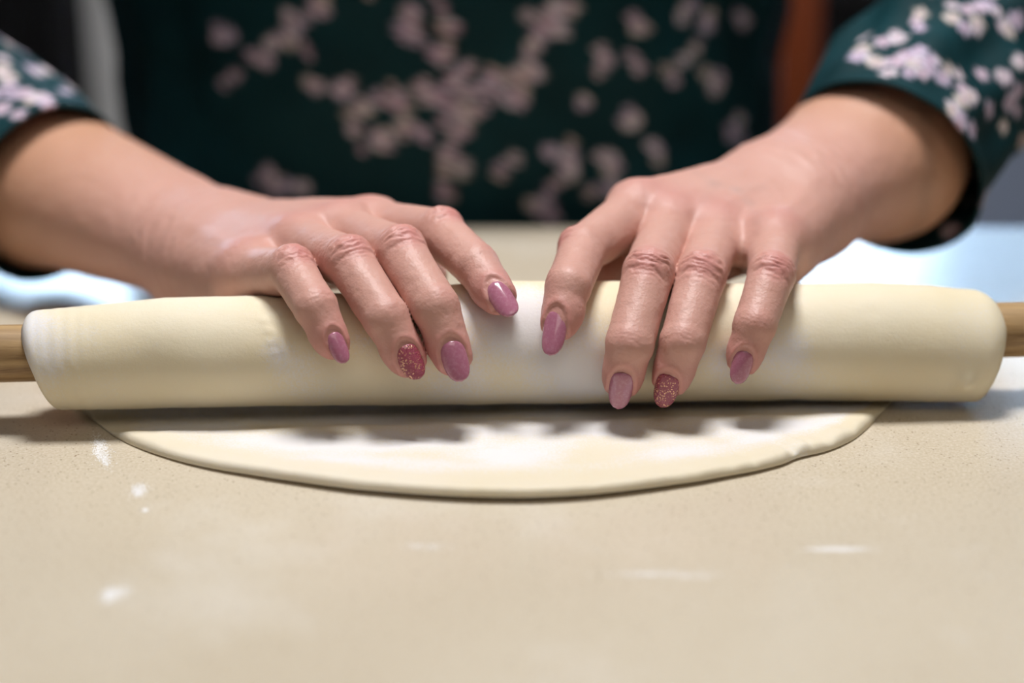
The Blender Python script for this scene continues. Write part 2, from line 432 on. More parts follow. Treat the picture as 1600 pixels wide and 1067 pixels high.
# ------------------------------------------------------------------ hands
class Hand: pass
def build_hand(spec):
    H = Hand(); H.f = {}
    for k, (mcp, pip, dip, tip, rr, L1, L2) in spec['fingers'].items():
        T = onroll(*tip, rr[3] * spec['lift']); D = onroll(*dip, rr[2] * spec['lift'])
        if k in spec.get('back', {}): D = D + np.array(spec['back'][k])
        P = chain(*pip, D, L2); M = chain(*mcp, P, L1)
        dirv = nrm(D - M); nn = P - (M + D) / 2; nn = nn - dirv * (nn @ dirv); nn = nrm(nn)
        side = nrm(np.cross(dirv, nn))
        H.f[k] = dict(M=M, P=P, D=D, T=T, r=rr, n=nn, s=side)
    order = ['index', 'middle', 'ring', 'pinky']
    Wr = spec['wrist']; bd = nrm(H.f['index']['M'] - H.f['pinky']['M'])
    mid = (H.f['middle']['M'] + H.f['ring']['M']) / 2
    ax = nrm(mid - Wr); bd = nrm(bd - ax * (bd @ ax)); dn = np.cross(ax, bd)
    if dn[2] < 0: dn = -dn
    H.ax, H.bd, H.dn, H.W = ax, bd, dn, Wr
    carp = {k: Wr + bd * o for k, o in zip(order, (1.25, .45, -.4, -1.2))}
    E = spec['elbow']; fa = nrm(E - Wr); fb = nrm(bd - fa * (bd @ fa)); cuff = spec['cuff']
    rw, rc = spec['rw'], spec['rc']
    tb = [np.array(p, float) for p in spec['thumb']]
    def fsd(P, f):
        M, Pp, D, T, r = f['M'], f['P'], f['D'], f['T'], f['r']
        d = bone(P, M, Pp, r[0], r[1], .01)
        d = smin(d, bone(P, Pp, D, r[1] * .99, r[2], .015), .09)
        d = smin(d, bone(P, D, T, r[2] * .99, r[3]), .09)
        d = smin(d, ball(P, Pp + f['n'] * .09, r[1] * .94), .15)
        
        d = smin(d, bone(P, M * .6 + Pp * .4 - f['n'] * .25, M * .25 + Pp * .75 - f['n'] * .2, r[0] * .8, r[1] * .82), .3)
        d = smin(d, ball(P, D * .3 + T * .7 - f['n'] * .10, r[3] * 1.03), .2)
        return d
    def sdf(P):
        pal = None
        for k in order:
            f = H.f[k]
            d = bone(P, carp[k] - dn * .1, f['M'] - f['n'] * .05, 1.45, f['r'][0] * 1.08, .03)
            pal = d if pal is None else smin(pal, d, spec['pk'])
        for k, q in zip(order, (1.1, 1.2, 1.3, 1.3)):
            f = H.f[k]
            pal = smin(pal, bone(P, carp[k] - dn * 1.1, f['M'] - dn * q - ax * .3, 1.15, .85), .8)
        # web between neighbouring knuckles
        for a_, b_ in ((0, 1), (1, 2), (2, 3)):
            fa_, fb_ = H.f[order[a_]], H.f[order[b_]]
            wq = spec['web'][a_]; ca = fa_['M'] * (1 - wq) + fa_['P'] * wq; cb_ = fb_['M'] * (1 - wq) + fb_['P'] * wq
            pal = smin(pal, bone(P, ca - dn * .25, cb_ - dn * .25, .55, .55), .5)
        pal = smin(pal, bone(P, Wr + bd * 1.3 - dn * .6, H.f['index']['M'] - dn * 1.0 - ax * 1.2, 1.35, 1.0), .8)
        pal = smin(pal, bone(P, Wr - bd * 1.2 - dn * .5, H.f['pinky']['M'] - dn * .55 - ax * .8, 1.35, .9), .8)
        th = smin(bone(P, Wr + bd * 1.6 - dn * .6, tb[0], 1.3, 1.08), bone(P, tb[0], tb[1], 1.05, .88, .05), .35)
        th = smin(th, bone(P, tb[1], tb[2], .88, .66), .25)
        pal = smin(pal, th, .9)
        # forearm: radius and ulna sides, swelling to the elbow
        fo = smin(bone(P, Wr + bd * .95, cuff + fb * .6, rw, rc, spec.get('fw', 0)), bone(P, Wr - bd * .95, cuff - fb * .6, rw, rc, spec.get('fw', 0)), 1.2)
        fo = smin(fo, bone(P, cuff, E, rc + .2, rc - .2), 1.0)
        if 'ulna' in spec: fo = smin(fo, ball(P, spec['ulna'], 1.0), .8)
        pal = smin(pal, fo, 1.3)
        pal = smin(pal, ball(P, H.f['middle']['M'] + dn * .12, H.f['middle']['r'][0] * .97), .5)
        pal = smin(pal, ball(P, H.f['index']['M'] + dn * .08, H.f['index']['r'][0] * .98), .5)
        pal = smin(pal, ball(P, H.f['pinky']['M'] + dn * .10, H.f['pinky']['r'][0] * .97), .9)
        d = None
        for k in order:
            x = smin(pal, fsd(P, H.f[k]), .42)
            d = x if d is None else smin(d, x, .012)
        return d
    H.sdf = sdf; H.order = order; H.carp = carp; H.cuff = cuff; H.E = E; H.tb = tb
    return H

SH_A = np.array([-19.0, 36.0, 36.0]); SH_B = np.array([12.5, 36.0, 38.0])
R_ix = (.96, .88, .81, .67); R_md = (.96, .91, .83, .69); R_rg = (.92, .88, .80, .67); R_pk = (.95, .83, .75, .60)
specA = dict(pk=1.6, lift=.92, web=(.26, .26, .36), fingers={
    'index': ((585, 352), (688, 364), (743, 414), (777, 462), R_ix, 4.5, 2.8),
    'middle': ((535, 362), (626, 394), (680, 480), (707, 556), R_md, 4.8, 3.0),
    'ring': ((462, 378), (545, 408), (602, 496), (636, 560), R_rg, 4.4, 2.9),
    'pinky': ((386, 428), (456, 422), (493, 480), (520, 535), R_pk, 3.6, 2.2)},
    wrist=aty(335, 390, 8.5), cuff=aty(66, 287, 17), elbow=aty(-230, 165, 26), shoulder=SH_A, rw=1.75, rc=3.3,
    thumb=((-8.0, 7.6, 3.6), (-5.2, 5.5, 4.1), (-3.1, 3.7, 4.0)))
specB = dict(pk=1.3, lift=.92, web=(.24, .24, .24), fingers={
    'index': ((993, 326), (912, 390), (888, 447), (874, 502), R_ix, 4.5, 2.8),
    'middle': ((1046, 352), (1013, 427), (984, 537), (972, 592), R_md, 4.8, 3.0),
    'ring': ((1121, 362), (1096, 431), (1067, 534), (1049, 590), R_rg, 4.4, 2.9),
    'pinky': ((1212, 378), (1205, 430), (1180, 507), (1162, 560), R_pk, 3.6, 2.2)},
    wrist=aty(1236, 305, 9), cuff=aty(1368, 243, 14.5), elbow=aty(1545, 18, 22), shoulder=SH_B, rw=1.75, rc=3.3,
    thumb=((7.0, 7.4, 4.2), (4.5, 5.2, 4.6), (3.3, 3.4, 4.0)))
HA = build_hand(specA); HB = build_hand(specB)

# nails: (base px, tip px, width px, glitter?)
NAILS = {'A': {'pinky': ((520, 519), (540, 567), 31, 0), 'ring': ((632, 539), (656, 592), 42, 1), 'middle': ((703, 533), (722, 596), 46, 0), 'index': ((770, 440), (802, 491), 42, 0)},
         'B': {'index': ((869, 485), (858, 555), 41, 0), 'middle': ((974, 583), (965, 640), 42, 0), 'ring': ((1046, 586), (1032, 637), 42, 1), 'pinky': ((1166, 549), (1150, 600), 36, 0)}}
def nail_frames(H, specn):
    out = []
    for k, (bp, tp, wpx, gl) in specn.items():
        f = H.f[k]
        mid = (bp[0] * .62 + tp[0] * .38, bp[1] * .62 + tp[1] * .38)
        Pm = march(H.sdf, *mid); Pb = march(H.sdf, *bp)
        n = grad(H.sdf, Pm[None], .12)[0]
        bdir = nrm(f['T'] - f['D'])
        n = nrm(n - bdir * (n @ bdir) * .75)
        # axis of the nail: towards the tip pixel, in the plane with normal n
        d = ray(*tp); t = ((Pm - CAM) @ n) / (d @ n); Pt = CAM + d * t
        d = ray(*bp); t = ((Pm - CAM) @ n) / (d @ n); Pb2 = CAM + d * t
        a_ = nrm(Pt - Pb2); L = min(np.linalg.norm(Pt - Pb2), 1.75); s = nrm(np.cross(a_, n)); n = np.cross(s, a_)
        depth = (Pm - CAM) @ Fv
        wd = wpx * depth / FPX / max(.55, math.sqrt(1 - (s @ Fv) ** 2))
        out.append(dict(o=Pb2, a=a_, s=s, n=n, L=L, w=wd / 2, gl=gl, k=k, f=f, H=H))
    return out
NF = nail_frames(HA, NAILS['A']) + nail_frames(HB, NAILS['B'])

def skin_detail(H, V, nails, veins):
    N = grad(H.sdf, V, .05)
    disp = np.zeros(len(V)); 
    t_arm = np.clip(((V - H.W) @ nrm(H.cuff - H.W)) / np.linalg.norm(H.cuff - H.W), 0, 1)
    hand = np.array([.61, .350, .290]); arm = np.array([.56, .305, .185])
    t_arm = t_arm * t_arm * (3 - 2 * t_arm)
    colr = hand * (1 - t_arm[:, None]) + arm * t_arm[:, None]
    red = np.zeros(len(V)); flour = np.zeros(len(V))
    for k, f in H.f.items():
        for J, r, kind in ((f['P'], f['r'][1], 'pip'), (f['D'], f['r'][2], 'dip')):
            if kind == 'pip': ax = nrm(nrm(f['D'] - f['P']) + nrm(f['P'] - f['M']))
            else: ax = nrm(f['T'] - f['P'])
            n = nrm(f['n'] - ax * (f['n'] @ ax)); s = np.cross(ax, n)
            q = V - J; m = np.linalg.norm(q, axis=1) < r * 2.2
            qi = q[m]; u = qi @ ax; v = qi @ s; wz = qi @ n
            wx = np.clip((wz - .15 * r) / (.5 * r), 0, 1)
            wob = vnoise(V[m], 2.3, 5) * .12 + vnoise(V[m], 6.0, 9) * .06
            uu = u + wob
            g = np.zeros(m.sum())
            lines = ((-.50, .012, .8), (-.37, .018, -.7), (-.25, .024, .9), (-.13, .028, -.6), (.0, .032, -.2), (.13, .030, -1.0), (.25, .022, .7), (.38, .016, -.6), (.52, .010, .4)) if kind == 'pip' else ((-.16, .006, .3), (-.04, .009, -.2), (.08, .008, .25))
            for (c, dep, cur) in lines:
                c2 = c * 1.15 + .24 if kind == 'pip' else c * 1.1 + .05
                g -= dep * np.exp(-((uu - c2 - cur * .25 * v * v) / .050) ** 2)
            g += .030 * np.exp(-(uu / .45) ** 2) if kind == 'pip' else 0
            g *= 1.85 * (.55 + .45 * np.clip(1 + 1.6 * vnoise(V[m], 4.5, 13), 0, 2)) * wx * np.exp(-(v / (r * .85)) ** 4)
            disp[m] += g
            red[m] += np.exp(-(np.linalg.norm(qi - n * r * .8 - ax * (.28 if kind == 'pip' else 0), axis=1) / (.62 if kind == 'pip' else .4)) ** 2) * (.85 if kind == 'pip' else .25)
        dT = np.linalg.norm(V - f['T'], axis=1); red += .75 * np.exp(-(dT / .95) ** 2)
        # flour dust on fingers
        dd = np.linalg.norm(V - (f['D'] + f['n'] * .4), axis=1); flour += .75 * np.exp(-(dd / 1.0) ** 2)
        dM = np.linalg.norm(V - f['M'] - H.dn, axis=1); red += .35 * np.exp(-(dM / 1.0) ** 2)
    # palm-side creases, tendons and veins on the back of the hand
    for k in H.order:
        f = H.f[k]; a0 = H.carp[k]; b0 = f['M']; ba = b0 - a0
        t = ((V - a0) @ ba) / (ba @ ba); q = V - a0 - t[:, None] * ba
        sd = np.cross(nrm(ba), H.dn); v = q @ sd; up = (q @ H.dn) > .3
        disp += np.where(up, .05 * np.exp(-(v / .28) ** 2) * np.clip((t - .15) / .5, 0, 1) * np.clip((1.05 - t) / .2, 0, 1), 0)
    for (pts, amp) in veins:
        pts = [np.array(p) for p in pts]
        for a0, b0 in zip(pts[:-1], pts[1:]):
            ba = b0 - a0; t = np.clip(((V - a0) @ ba) / (ba @ ba), 0, 1)
            dv = np.linalg.norm(V - a0 - t[:, None] * ba, axis=1)
            e = np.exp(-(dv / .24) ** 2); disp += amp * e * .4
            colr = colr * (1 - .045 * e[:, None] * np.array([1.0, .35, .1]))
    wr = np.exp(-(((V - H.W) @ H.ax) / 1.6) ** 2)
    disp += .02 * wr * np.sin(((V - H.W) @ H.ax) * 9 + vnoise(V, 1.2, 3) * 3) * (V @ H.dn < H.W @ H.dn + 5)
    disp += .018 * fbm(V, 1.3, 21, 3) + .006 * fbm(V, 5.0, 31, 2)
    for nf in nails:
        q = V - nf['o']; u = (q @ nf['a']) / nf['L']; v = (q @ nf['s']) / nf['w']; z = q @ nf['n']
        m = (np.abs(z) < .55) & (u > -.4) & (u < 1.1) & (np.abs(v) < 1.7)
        uu = np.clip((.35 - u) / .6, 0, None); e = np.sqrt(v ** 2 + (uu * 1.15) ** 2 * (u < .35))
        bed = np.clip((1.02 - e) / .12, 0, 1); rim = np.exp(-((e - 1.15) / .13) ** 2) * (u < .75) * .55
        disp += np.where(m, -.075 * bed + .035 * rim, 0)
        red += np.where(m, .30 * rim, 0)
        flour += np.where(m, .5 * rim, 0)
    red = np.clip(red, 0, 1.1)[:, None]
    colr = colr * (1 - red * np.array([.06, .34, .26]))
    return V + N * disp[:, None], np.clip(colr, 0, 1), flour

allV, allF, allC, allD = [], [], [], []
def add_part(V, F, Cc, D):
    off = sum(len(v) for v in allV); allV.append(V); allF.append(F + off); allC.append(Cc); allD.append(D)
veinB = [([march(HB.sdf, *q) for q in pts_], a_) for pts_, a_ in ((((1085, 268), (1115, 288), (1150, 298), (1190, 292)), .022), (((1150, 298), (1172, 318), (1185, 345)), .018), (((1115, 288), (1098, 315)), .015))]
for H, nm, veins in ((HA, 'A', []), (HB, 'B', veinB)):
    pts = [H.W, H.cuff, H.E, H.E * .75 + (SH_A if H is HA else SH_B) * .25] + [f[j] for f in H.f.values() for j in 'MPDT'] + H.tb
    lo = np.min(pts, 0) - 2.2; hi = np.max(pts, 0) + 2.2
    lo[:] = np.minimum(lo, H.E - 4.2); hi[:] = np.maximum(hi, H.E + 4.2); lo = np.minimum(lo, H.cuff - 4.3); hi = np.maximum(hi, H.cuff + 4.3)
    sg = 1 if H is HA else -1; cut = H.cuff[0] - sg * 1.0
    for fine in (True, False):
        l2, h2 = lo.copy(), hi.copy()
        if (fine and sg > 0) or (not fine and sg < 0): l2[0] = cut
        else: h2[0] = cut
        sp = .06 if fine else .13
        # whole blocks: line the open side of the grid up with the cut
        if not fine and sg > 0: l2[0] = cut + .15 - math.ceil(((cut - lo[0]) / sp + 1) / 14) * 14 * sp + sp
        if fine and sg < 0: l2[0] = cut - .15 - math.ceil(((cut - lo[0]) / sp + 1) / 14) * 14 * sp + sp
        V, F = surface_net(H.sdf, l2, h2, sp)
        V, Cc, D = skin_detail(H, V, [n_ for n_ in NF if n_['H'] is H], veins)
        add_part(V, F, Cc, D)
# coarse body under the clothes: upper arms, trunk, hips, legs, neck
TC = np.array([-3.6, 43.0, 0])
def body_sdf(P):
    q = P.copy(); q = (q - TC) * np.array([.72, 1.0, 1.0]) + TC
    d = bone(q, TC + [0, 1, -20], TC + [0, 2, 14], 10.5, 10.0)
    d = smin(d, bone(q, TC + [0, 2, 14], TC + [0, 2, 34], 10, 8.5), 4)
    for S, E in ((SH_A, HA.E), (SH_B, HB.E)):
        d = smin(d, bone(P, S, E, 4.2, 2.7), 3)
        d = smin(d, bone(P, TC + [0, 0, 36], S, 5, 4.6), 4)
    d = smin(d, bone(P, TC + [0, 1, 38], TC + [0, -1, 46], 5, 4.6), 3)
    for sx_ in (-1, 1):
        d = smin(d, bone(P, TC + [sx_ * 8, 1, -24], TC + [sx_ * 8.5, 0, -60], 7.5, 5), 2)
        d = smin(d, bone(P, TC + [sx_ * 8.5, 0, -60], TC + [sx_ * 9, 1, -69], 5, 4), 2)
    return d
V, F = surface_net(body_sdf, (-40, 15, -76), (40, 60, 54), 1.0, 8)
add_part(V, F, np.tile([.60, .33, .22], (len(V), 1)), np.zeros(len(V)))
person = mesh_np('person', np.concatenate(allV), np.concatenate(allF), M_skin)
attr(person, 'pigment', np.concatenate(allC)); attr(person, 'flour', np.concatenate(allD))
tag(person, 'person in a dark teal floral blouse rolling dough with both hands', 'person')

# fingernails
def make_nail(nf):
    nu, nv = 26, 17; r = nf['w'] * 1.16
    V = np.zeros((nu, nv, 3)); Vb = np.zeros((nu, nv, 3))
    for i in range(nu):
        u = i / (nu - 1)
        if u < .25: wd = math.sqrt(max(0, 1 - ((.25 - u) / .25) ** 2)) * .5 + .5 * (u / .25) ** .5
        elif u < .5: wd = 1.0
        else: wd = math.sqrt(max(0, 1 - ((u - .5) / .5) ** 2.0))
        wd = max(wd, .03)
        for j in range(nv):
            v = (j / (nv - 1) * 2 - 1) * wd
            ang = v * nf['w'] / r
            x = math.sin(ang) * r; z = (math.cos(ang) - 1) * r
            zz = z + .015 - .10 * (u - .45) ** 2 * nf['L'] - .015
            edge = max(abs(j / (nv - 1) * 2 - 1) ** 6, (abs(u * 2 - 1)) ** 10)
            P = nf['o'] + nf['a'] * u * nf['L'] + nf['s'] * x + nf['n'] * zz
            V[i, j] = P + nf['n'] * (.035 - .03 * edge); Vb[i, j] = P - nf['n'] * .05
    VV = np.concatenate([V.reshape(-1, 3), Vb.reshape(-1, 3)]); n1 = nu * nv
    F = [list(q) for q in grid_faces(nu, nv)] + [list(q[::-1] + n1) for q in grid_faces(nu, nv)]
    rim = [i * nv for i in range(nu)] + [(nu - 1) * nv + j for j in range(1, nv)] + [i * nv + nv - 1 for i in range(nu - 2, -1, -1)] + list(range(nv - 2, 0, -1))
    for a_, b_ in zip(rim, rim[1:] + rim[:1]): F.append([b_, a_, a_ + n1, b_ + n1])
    o = mesh_np('fingernail', VV, F, M_glit if nf['gl'] else M_nail, person)
    if nf['gl']: o['label'] = 'nail with glitter polish'
    return o
for nf in NF: make_nail(nf)

# ------------------------------------------------------------------ blouse
TEAL = np.array([.003, .030, .037])
PIX_A = [(5, 110), (18, 58), (42, 62), (58, 72), (14, 70), (49, 108), (76, 114), (5, 104), (14, 130), (3, 145), (104, 144), (46, 157), (70, 150), (28, 180), (3, 170), (92, 94), (110, 118), (22, 32), (78, 165), (120, 125), (2, 55), (8, 90)]
PIX_B = [(1345, 76), (1380, 65), (1378, 102), (1405, 60), (1412, 84), (1440, 80), (1450, 108), (1472, 120), (1496, 116), (1504, 138), (1522, 148), (1482, 108), (1360, 92), (1396, 92), (1430, 100), (1460, 95), (1515, 152), (1490, 166), (1500, 184), (1518, 202), (1492, 202), (1558, 18), (1572, 36), (1540, 5), (1514, 14), (1488, 8), (1490, 30), (1505, 42), (1528, 36), (1414, 30), (1430, 34), (1572, 120), (1590, 140), (1594, 100), (1536, 116), (1568, 198), (1574, 214), (1352, 60), (1390, 115), (1585, 30), (1578, 50), (1340, 88), (1420, 112), (1478, 235), (1470, 290), (1500, 250), (1545, 170), (1590, 175)]
PIX_T = [(440, 60), (452, 22), (500, 15), (478, 75), (462, 45), (640, 20), (650, 60), (690, 15), (702, 42), (690, 80), (635, 45), (860, 20), (872, 45), (842, 60), (820, 75), (885, 15), (850, 35), (500, 135), (540, 150), (590, 150), (622, 148), (570, 170), (600, 215), (650, 205), (636, 195), (590, 228), (560, 200), (620, 160), (660, 130), (690, 140), (700, 172), (722, 150), (740, 172), (730, 200), (752, 140), (800, 122), (822, 105), (800, 150), (842, 115), (770, 120), (710, 120), (680, 155), (725, 180), (910, 155), (990, 185), (985, 195), (1000, 45), (942, 90), (1002, 105), (1080, 10), (1100, 40), (1082, 80), (700, 240), (720, 270), (782, 270), (690, 290), (710, 215), (885, 245), (895, 270), (950, 250), (850, 310), (870, 290), (838, 332), (960, 290), (932, 300), (890, 260), (1070, 95), (1040, 110), (350, 60), (365, 120), (400, 95), (1160, 30), (1140, 200), (1030, 230), (430, 285), (470, 290), (1120, 130)]
def paint_flowers(V, N, centres, rad=(.32, .50)):
    col = np.tile(TEAL, (len(V), 1)) * (1 + .25 * fbm(V, .5, 3, 2))[:, None]
    for (c, n) in centres:
        R = random.uniform(*rad); rot = random.uniform(0, 6.28)
        t1 = nrm(np.cross(n, [0.3, .5, 1])); t2 = np.cross(n, t1)
        q = V - c; m = np.where((np.abs(q) < R).all(1))[0]
        if not len(m): continue
        x = q[m] @ t1; y = q[m] @ t2; rho = np.hypot(x, y); ph = np.arctan2(y, x) + rot
        pet = R * (.55 + .45 * np.abs(np.cos(2.5 * ph)) ** .7)
        a_ = np.clip((pet - rho) / (.10), 0, 1)
        tint = random.choice([(.60, .50, .60), (.66, .60, .66), (.55, .48, .62), (.62, .56, .52)])
        c2 = np.tile(np.array(tint), (len(m), 1)); cen = np.exp(-(rho / (.26 * R)) ** 2)[:, None]
        c2 = c2 * (1 - cen) + np.array([.30, .10, .16]) * cen
        col[m] = col[m] * (1 - a_[:, None]) + c2 * a_[:, None]
    return np.clip(col, 0, 1)
def centres_from(V, N, pix, extra, jit=2, prob=.3):
    px, py, z = proj(V); face = ((CAM - V) * N).sum(1) > 0
    out = []
    for (x, y) in pix:
        d = np.hypot(px - x, py - y) + np.where(face, 0, 1e6)
        i = d.argmin()
        if d[i] < 14: out.append((V[i], N[i]))
        for _ in range(jit):
            dx, dy = random.gauss(0, 11), random.gauss(0, 9)
            i2 = (np.hypot(px - x - dx, py - y - dy) + np.where(face, 0, 1e6)).argmin()
            if random.random() < prob: out.append((V[i2], N[i2]))
    vis = face & (px > -10) & (px < 1610) & (py > -10) & (py < 1077)
    idx = np.where(~vis)[0]
    for i in rng.choice(idx, min(extra, len(idx)), replace=False): out.append((V[i], N[i]))
    return out
def vnormals(V, F):
    n = np.cross(V[F[:, 2]] - V[F[:, 0]], V[F[:, 3]] - V[F[:, 1]]); o = np.zeros_like(V)
    for k in range(4): np.add.at(o, F[:, k], n)
    return nrm(o)
def torso():
    zs = np.concatenate([np.arange(-24, -2, .8), np.arange(-2, 15, .2), np.arange(15, 44, .6)])
    zk = [-26, -10, 0, 10, 20, 32, 38, 42, 44.5]; ak = [20.5, 19.2, 18.6, 19.0, 19.6, 19.5, 17.5, 12, 7.5]; bk = [15, 14.4, 13.8, 13.8, 14.2, 12.5, 9.5, 7.5, 6.2]
    A = np.interp(zs, zk, ak); B = np.interp(zs, zk, bk)
    u = np.linspace(0, 1, 420, endpoint=False); th = 2 * math.pi * u - .55 * np.sin(4 * math.pi * u) * 0 - math.pi / 2
    Z, T = np.meshgrid(zs, th, indexing='ij'); A = A[:, None]; B = B[:, None]
    # soft vertical and diagonal folds, deeper at the wearer's sides
    side = np.abs(np.cos(T)) ** 2
    fold = .5 * side * np.sin(T * 17 + Z * .10) + .35 * np.sin(T * 7 + Z * .12 + 1.0) * (.3 + side) + .18 * np.sin(Z * .8 + T * 5)
    ridge = 1.1 * np.exp(-((T + .50 - (Z - 6) * .012) / .085) ** 2)
    c, s = np.cos(T), np.sin(T); e = .88
    X = TC[0] + (A + fold + ridge) * np.sign(c) * np.abs(c) ** e; Y = TC[1] + (B + fold * .5 + ridge * .6) * np.sign(s) * np.abs(s) ** e
    V = np.stack([X, Y, Z], -1).reshape(-1, 3)
    bust = 5.5 * np.exp(-((V[:, 2] - 25) / 5.5) ** 2) * np.clip((TC[1] - V[:, 1]) / 10, 0, 1) * np.exp(-(np.abs(V[:, 0] - TC[0]) / 15) ** 4)  # forward bulge out of view, shaped to shade the belly below
    V[:, 1] -= bust
    V[:, :] += (.12 * fbm(V, .35, 11, 2))[:, None] * np.array([1, 1, 0])
    return V, grid_faces(len(zs), len(th), False, True)[:, ::-1]
def sleeve(pts, radii, seed, squash=0.0):
    V, D, Cn, T, R, th = sweep(pts, radii, 170, 210)
    s = np.linspace(0, 1, V.shape[0])[:, None]
    # gathered folds round the elbow, loose hem
    fold = .26 * np.sin(th[None] * 5 + s * 22 + seed) * np.clip(s * 5, .25, 1) + .28 * np.sin(s * 46 + np.cos(th[None] + seed) * 3.2) * np.exp(-((s - .33) / .16) ** 2) + .15 * np.sin(th[None] * 9 - s * 14 + seed * 2)
    sag = -squash * np.exp(-(s / .15) ** 2) * np.clip(-D[:, :, 2], 0, 1)
    V = V + D * (fold * np.clip(s / .07, .12, 1) - sag)[:, :, None]
    hem = .06 * np.exp(-((s - .012) / .012) ** 2)
    V = V + D * hem[:, :, None]
    return V.reshape(-1, 3), grid_faces(V.shape[0], V.shape[1], False, True)
V, F = torso(); N = vnormals(V, F)
if (N * (V - TC)).sum() < 0: F = F[:, ::-1]; N = -N
bl = mesh_np('blouse', V, F, M_cloth, person); attr(bl, 'print', paint_flowers(V, N, centres_from(V, N, PIX_T, 420, 5, .55)))
cA = aty(82, 299, 15.0); cB = aty(1378, 259, 13.3)
for (pts, rad, pix, seed, sq) in (
        ([cA, HA.cuff * .5 + HA.E * .5 + [-.4, 0, 1.2], HA.E + [-1.2, 1, .8], HA.E * .6 + SH_A * .4 + [-.5, 0, 0], SH_A + [1, 0, 0]], (3.95, 4.7, 5.0, 5.1, 6.4), PIX_A, 1.3, .3),
        ([cB, HB.cuff * .5 + HB.E * .5 + [.1, 0, .1], HB.E + [.6, .6, .2], HB.E * .6 + SH_B * .4 + [.5, 0, 0], SH_B + [-1, 0, 0]], (4.3, 4.45, 4.7, 5.0, 6.4), PIX_B, 3.1, .5)):
    V, F = sleeve(pts, rad, seed, sq); N = vnormals(V, F)
    Dc = V - np.repeat(np.mean(V.reshape(210, 170, 3), 1), 170, 0)
    if (N * Dc).sum() < 0: F = F[:, ::-1]; N = -N
    sl = mesh_np('sleeve', V, F, M_cloth, person); attr(sl, 'print', paint_flowers(V, N, centres_from(V, N, pix, 150)))
    md = sl.modifiers.new('thick', 'SOLIDIFY'); md.thickness = .0014; md.offset = -1
# trousers and shoes, hidden below the table
tv, tf = [], []
for sx_ in (-1, 1):
    V, D, Cn, T, R, th = sweep([TC + [sx_ * 8, 1, -20], TC + [sx_ * 8.3, .5, -45], TC + [sx_ * 8.8, .5, -72]], (10.5, 8, 7), 24, 16)
    off = sum(len(v) for v in tv); tv.append(V.reshape(-1, 3)); tf.append(grid_faces(16, 24, False, True, off))
tr_ = mesh_np('trousers', np.concatenate(tv), np.concatenate(tf), M_trouser, person)
for sx_ in (-1, 1):
    V, D, Cn, T, R, th = sweep([TC + [sx_ * 9, 5, -71.5], TC + [sx_ * 9, -2, -71.3], TC + [sx_ * 9.3, -12, -72.2], TC + [sx_ * 9.3, -17, -73]], (3.4, 4.0, 3.0, 1.2), 20, 20)
    V[..., 2] = np.maximum(V[..., 2], -74.9); V = V.reshape(-1, 3)
    mesh_np('shoe', V, [list(q) for q in grid_faces(20, 20, False, True)] + [list(range(20))[::-1], list(range(380, 400))], M_dark, person)

# ------------------------------------------------------------------ rolling pin
def lathe_x(prof, nt=48):
    prof = np.array(prof, float); th = np.linspace(0, 2 * math.pi, nt, endpoint=False)
    V = np.zeros((len(prof), nt, 3))
    for i, (x, r) in enumerate(prof):
        c = np.array([0, 0, RZ]) + AXD * x
        V[i] = c + r * (np.cos(th)[:, None] * AXN + np.sin(th)[:, None] * np.array([0, 0, 1.0]))
    F = [list(q) for q in grid_faces(len(prof), nt, False, True)] + [list(range(nt))[::-1], list(range((len(prof) - 1) * nt, len(prof) * nt))]
    return V.reshape(-1, 3), F
pv, pf = lathe_x([(-27.6, .5), (-27.4, .8), (-27.0, .98)] + [(x, 1.01) for x in np.linspace(-26, 26, 40)] + [(27.0, .98), (27.4, .8), (27.6, .5)])
pin = mesh_np('rolling_pin', pv, pf, M_pin)
tag(pin, 'thin straight wooden rolling pin with dough wrapped round it', 'rolling pin')

# ------------------------------------------------------------------ dough
dough = tag(empty('dough', W([0, 0, 0])), 'large pale sheet of dough half rolled round the wooden pin', 'dough')
PX = np.array([-20, 40, 130, 200, 260, 430, 600, 800, 940, 1100, 1240, 1370, 1450, 1500, 1600], float)
PT = np.array([487, 486, 478, 471, 465, 461, 452, 436, 437, 440, 443, 440, 444, 450, 456], float)
PB = np.array([643, 643, 642, 641, 639, 636, 636, 633, 631, 628, 626, 630, 636, 639, 640], float)
def roll_dims(x):
    c = np.array([0, 0, RZ]) + AXD * x; px, py, z = proj(c[None]); px, py, z = px[0], py[0], z[0]
    t = np.interp(px, PX, PT); b_ = np.interp(px, PX, PB)
    r = (b_ - t) / 2 * z / FPX * .985; dz = (py - (t + b_) / 2) * z / FPX
    return r, dz
X0, X1 = -17.05, 17.75
NS, NT = 430, 200
th = np.linspace(0, 2 * math.pi, NT, endpoint=False)
el, er = .45, 1.0
prof = []      # (x, radius factor offset, kind)
rings = []
xs = np.linspace(X0 + el, X1 - er, NS)
r0, d0 = roll_dims(xs[0]); r1, d1 = roll_dims(xs[-1])
def inner(rb, e, sgn, xe, dz):
    out = []
    for a_ in np.linspace(0, math.pi / 2, 12)[1:]:
        out.append((xe + sgn * e * math.sin(a_), rb - e * (1 - math.cos(a_)), dz))
    rc = rb - e; n = 26
    for k in range(1, n + 1):
        q = rc + (1.0 - rc) * k / n
        out.append((xe + sgn * e + sgn * .05 * math.cos((rc - q) / .30 * 2 * math.pi) * (1 if k < n else 0) - sgn * .22 * (k / n), q, dz * (1 - k / n)))
    return out
Lr = inner(r0, el, -1, xs[0], d0)[::-1]; Rr = inner(r1, er, 1, xs[-1], d1)
body = [(x, *roll_dims(x)) for x in xs]
rings = Lr + body + Rr
V = np.zeros((len(rings), NT, 3))
cn, sn = np.cos(th), np.sin(th)
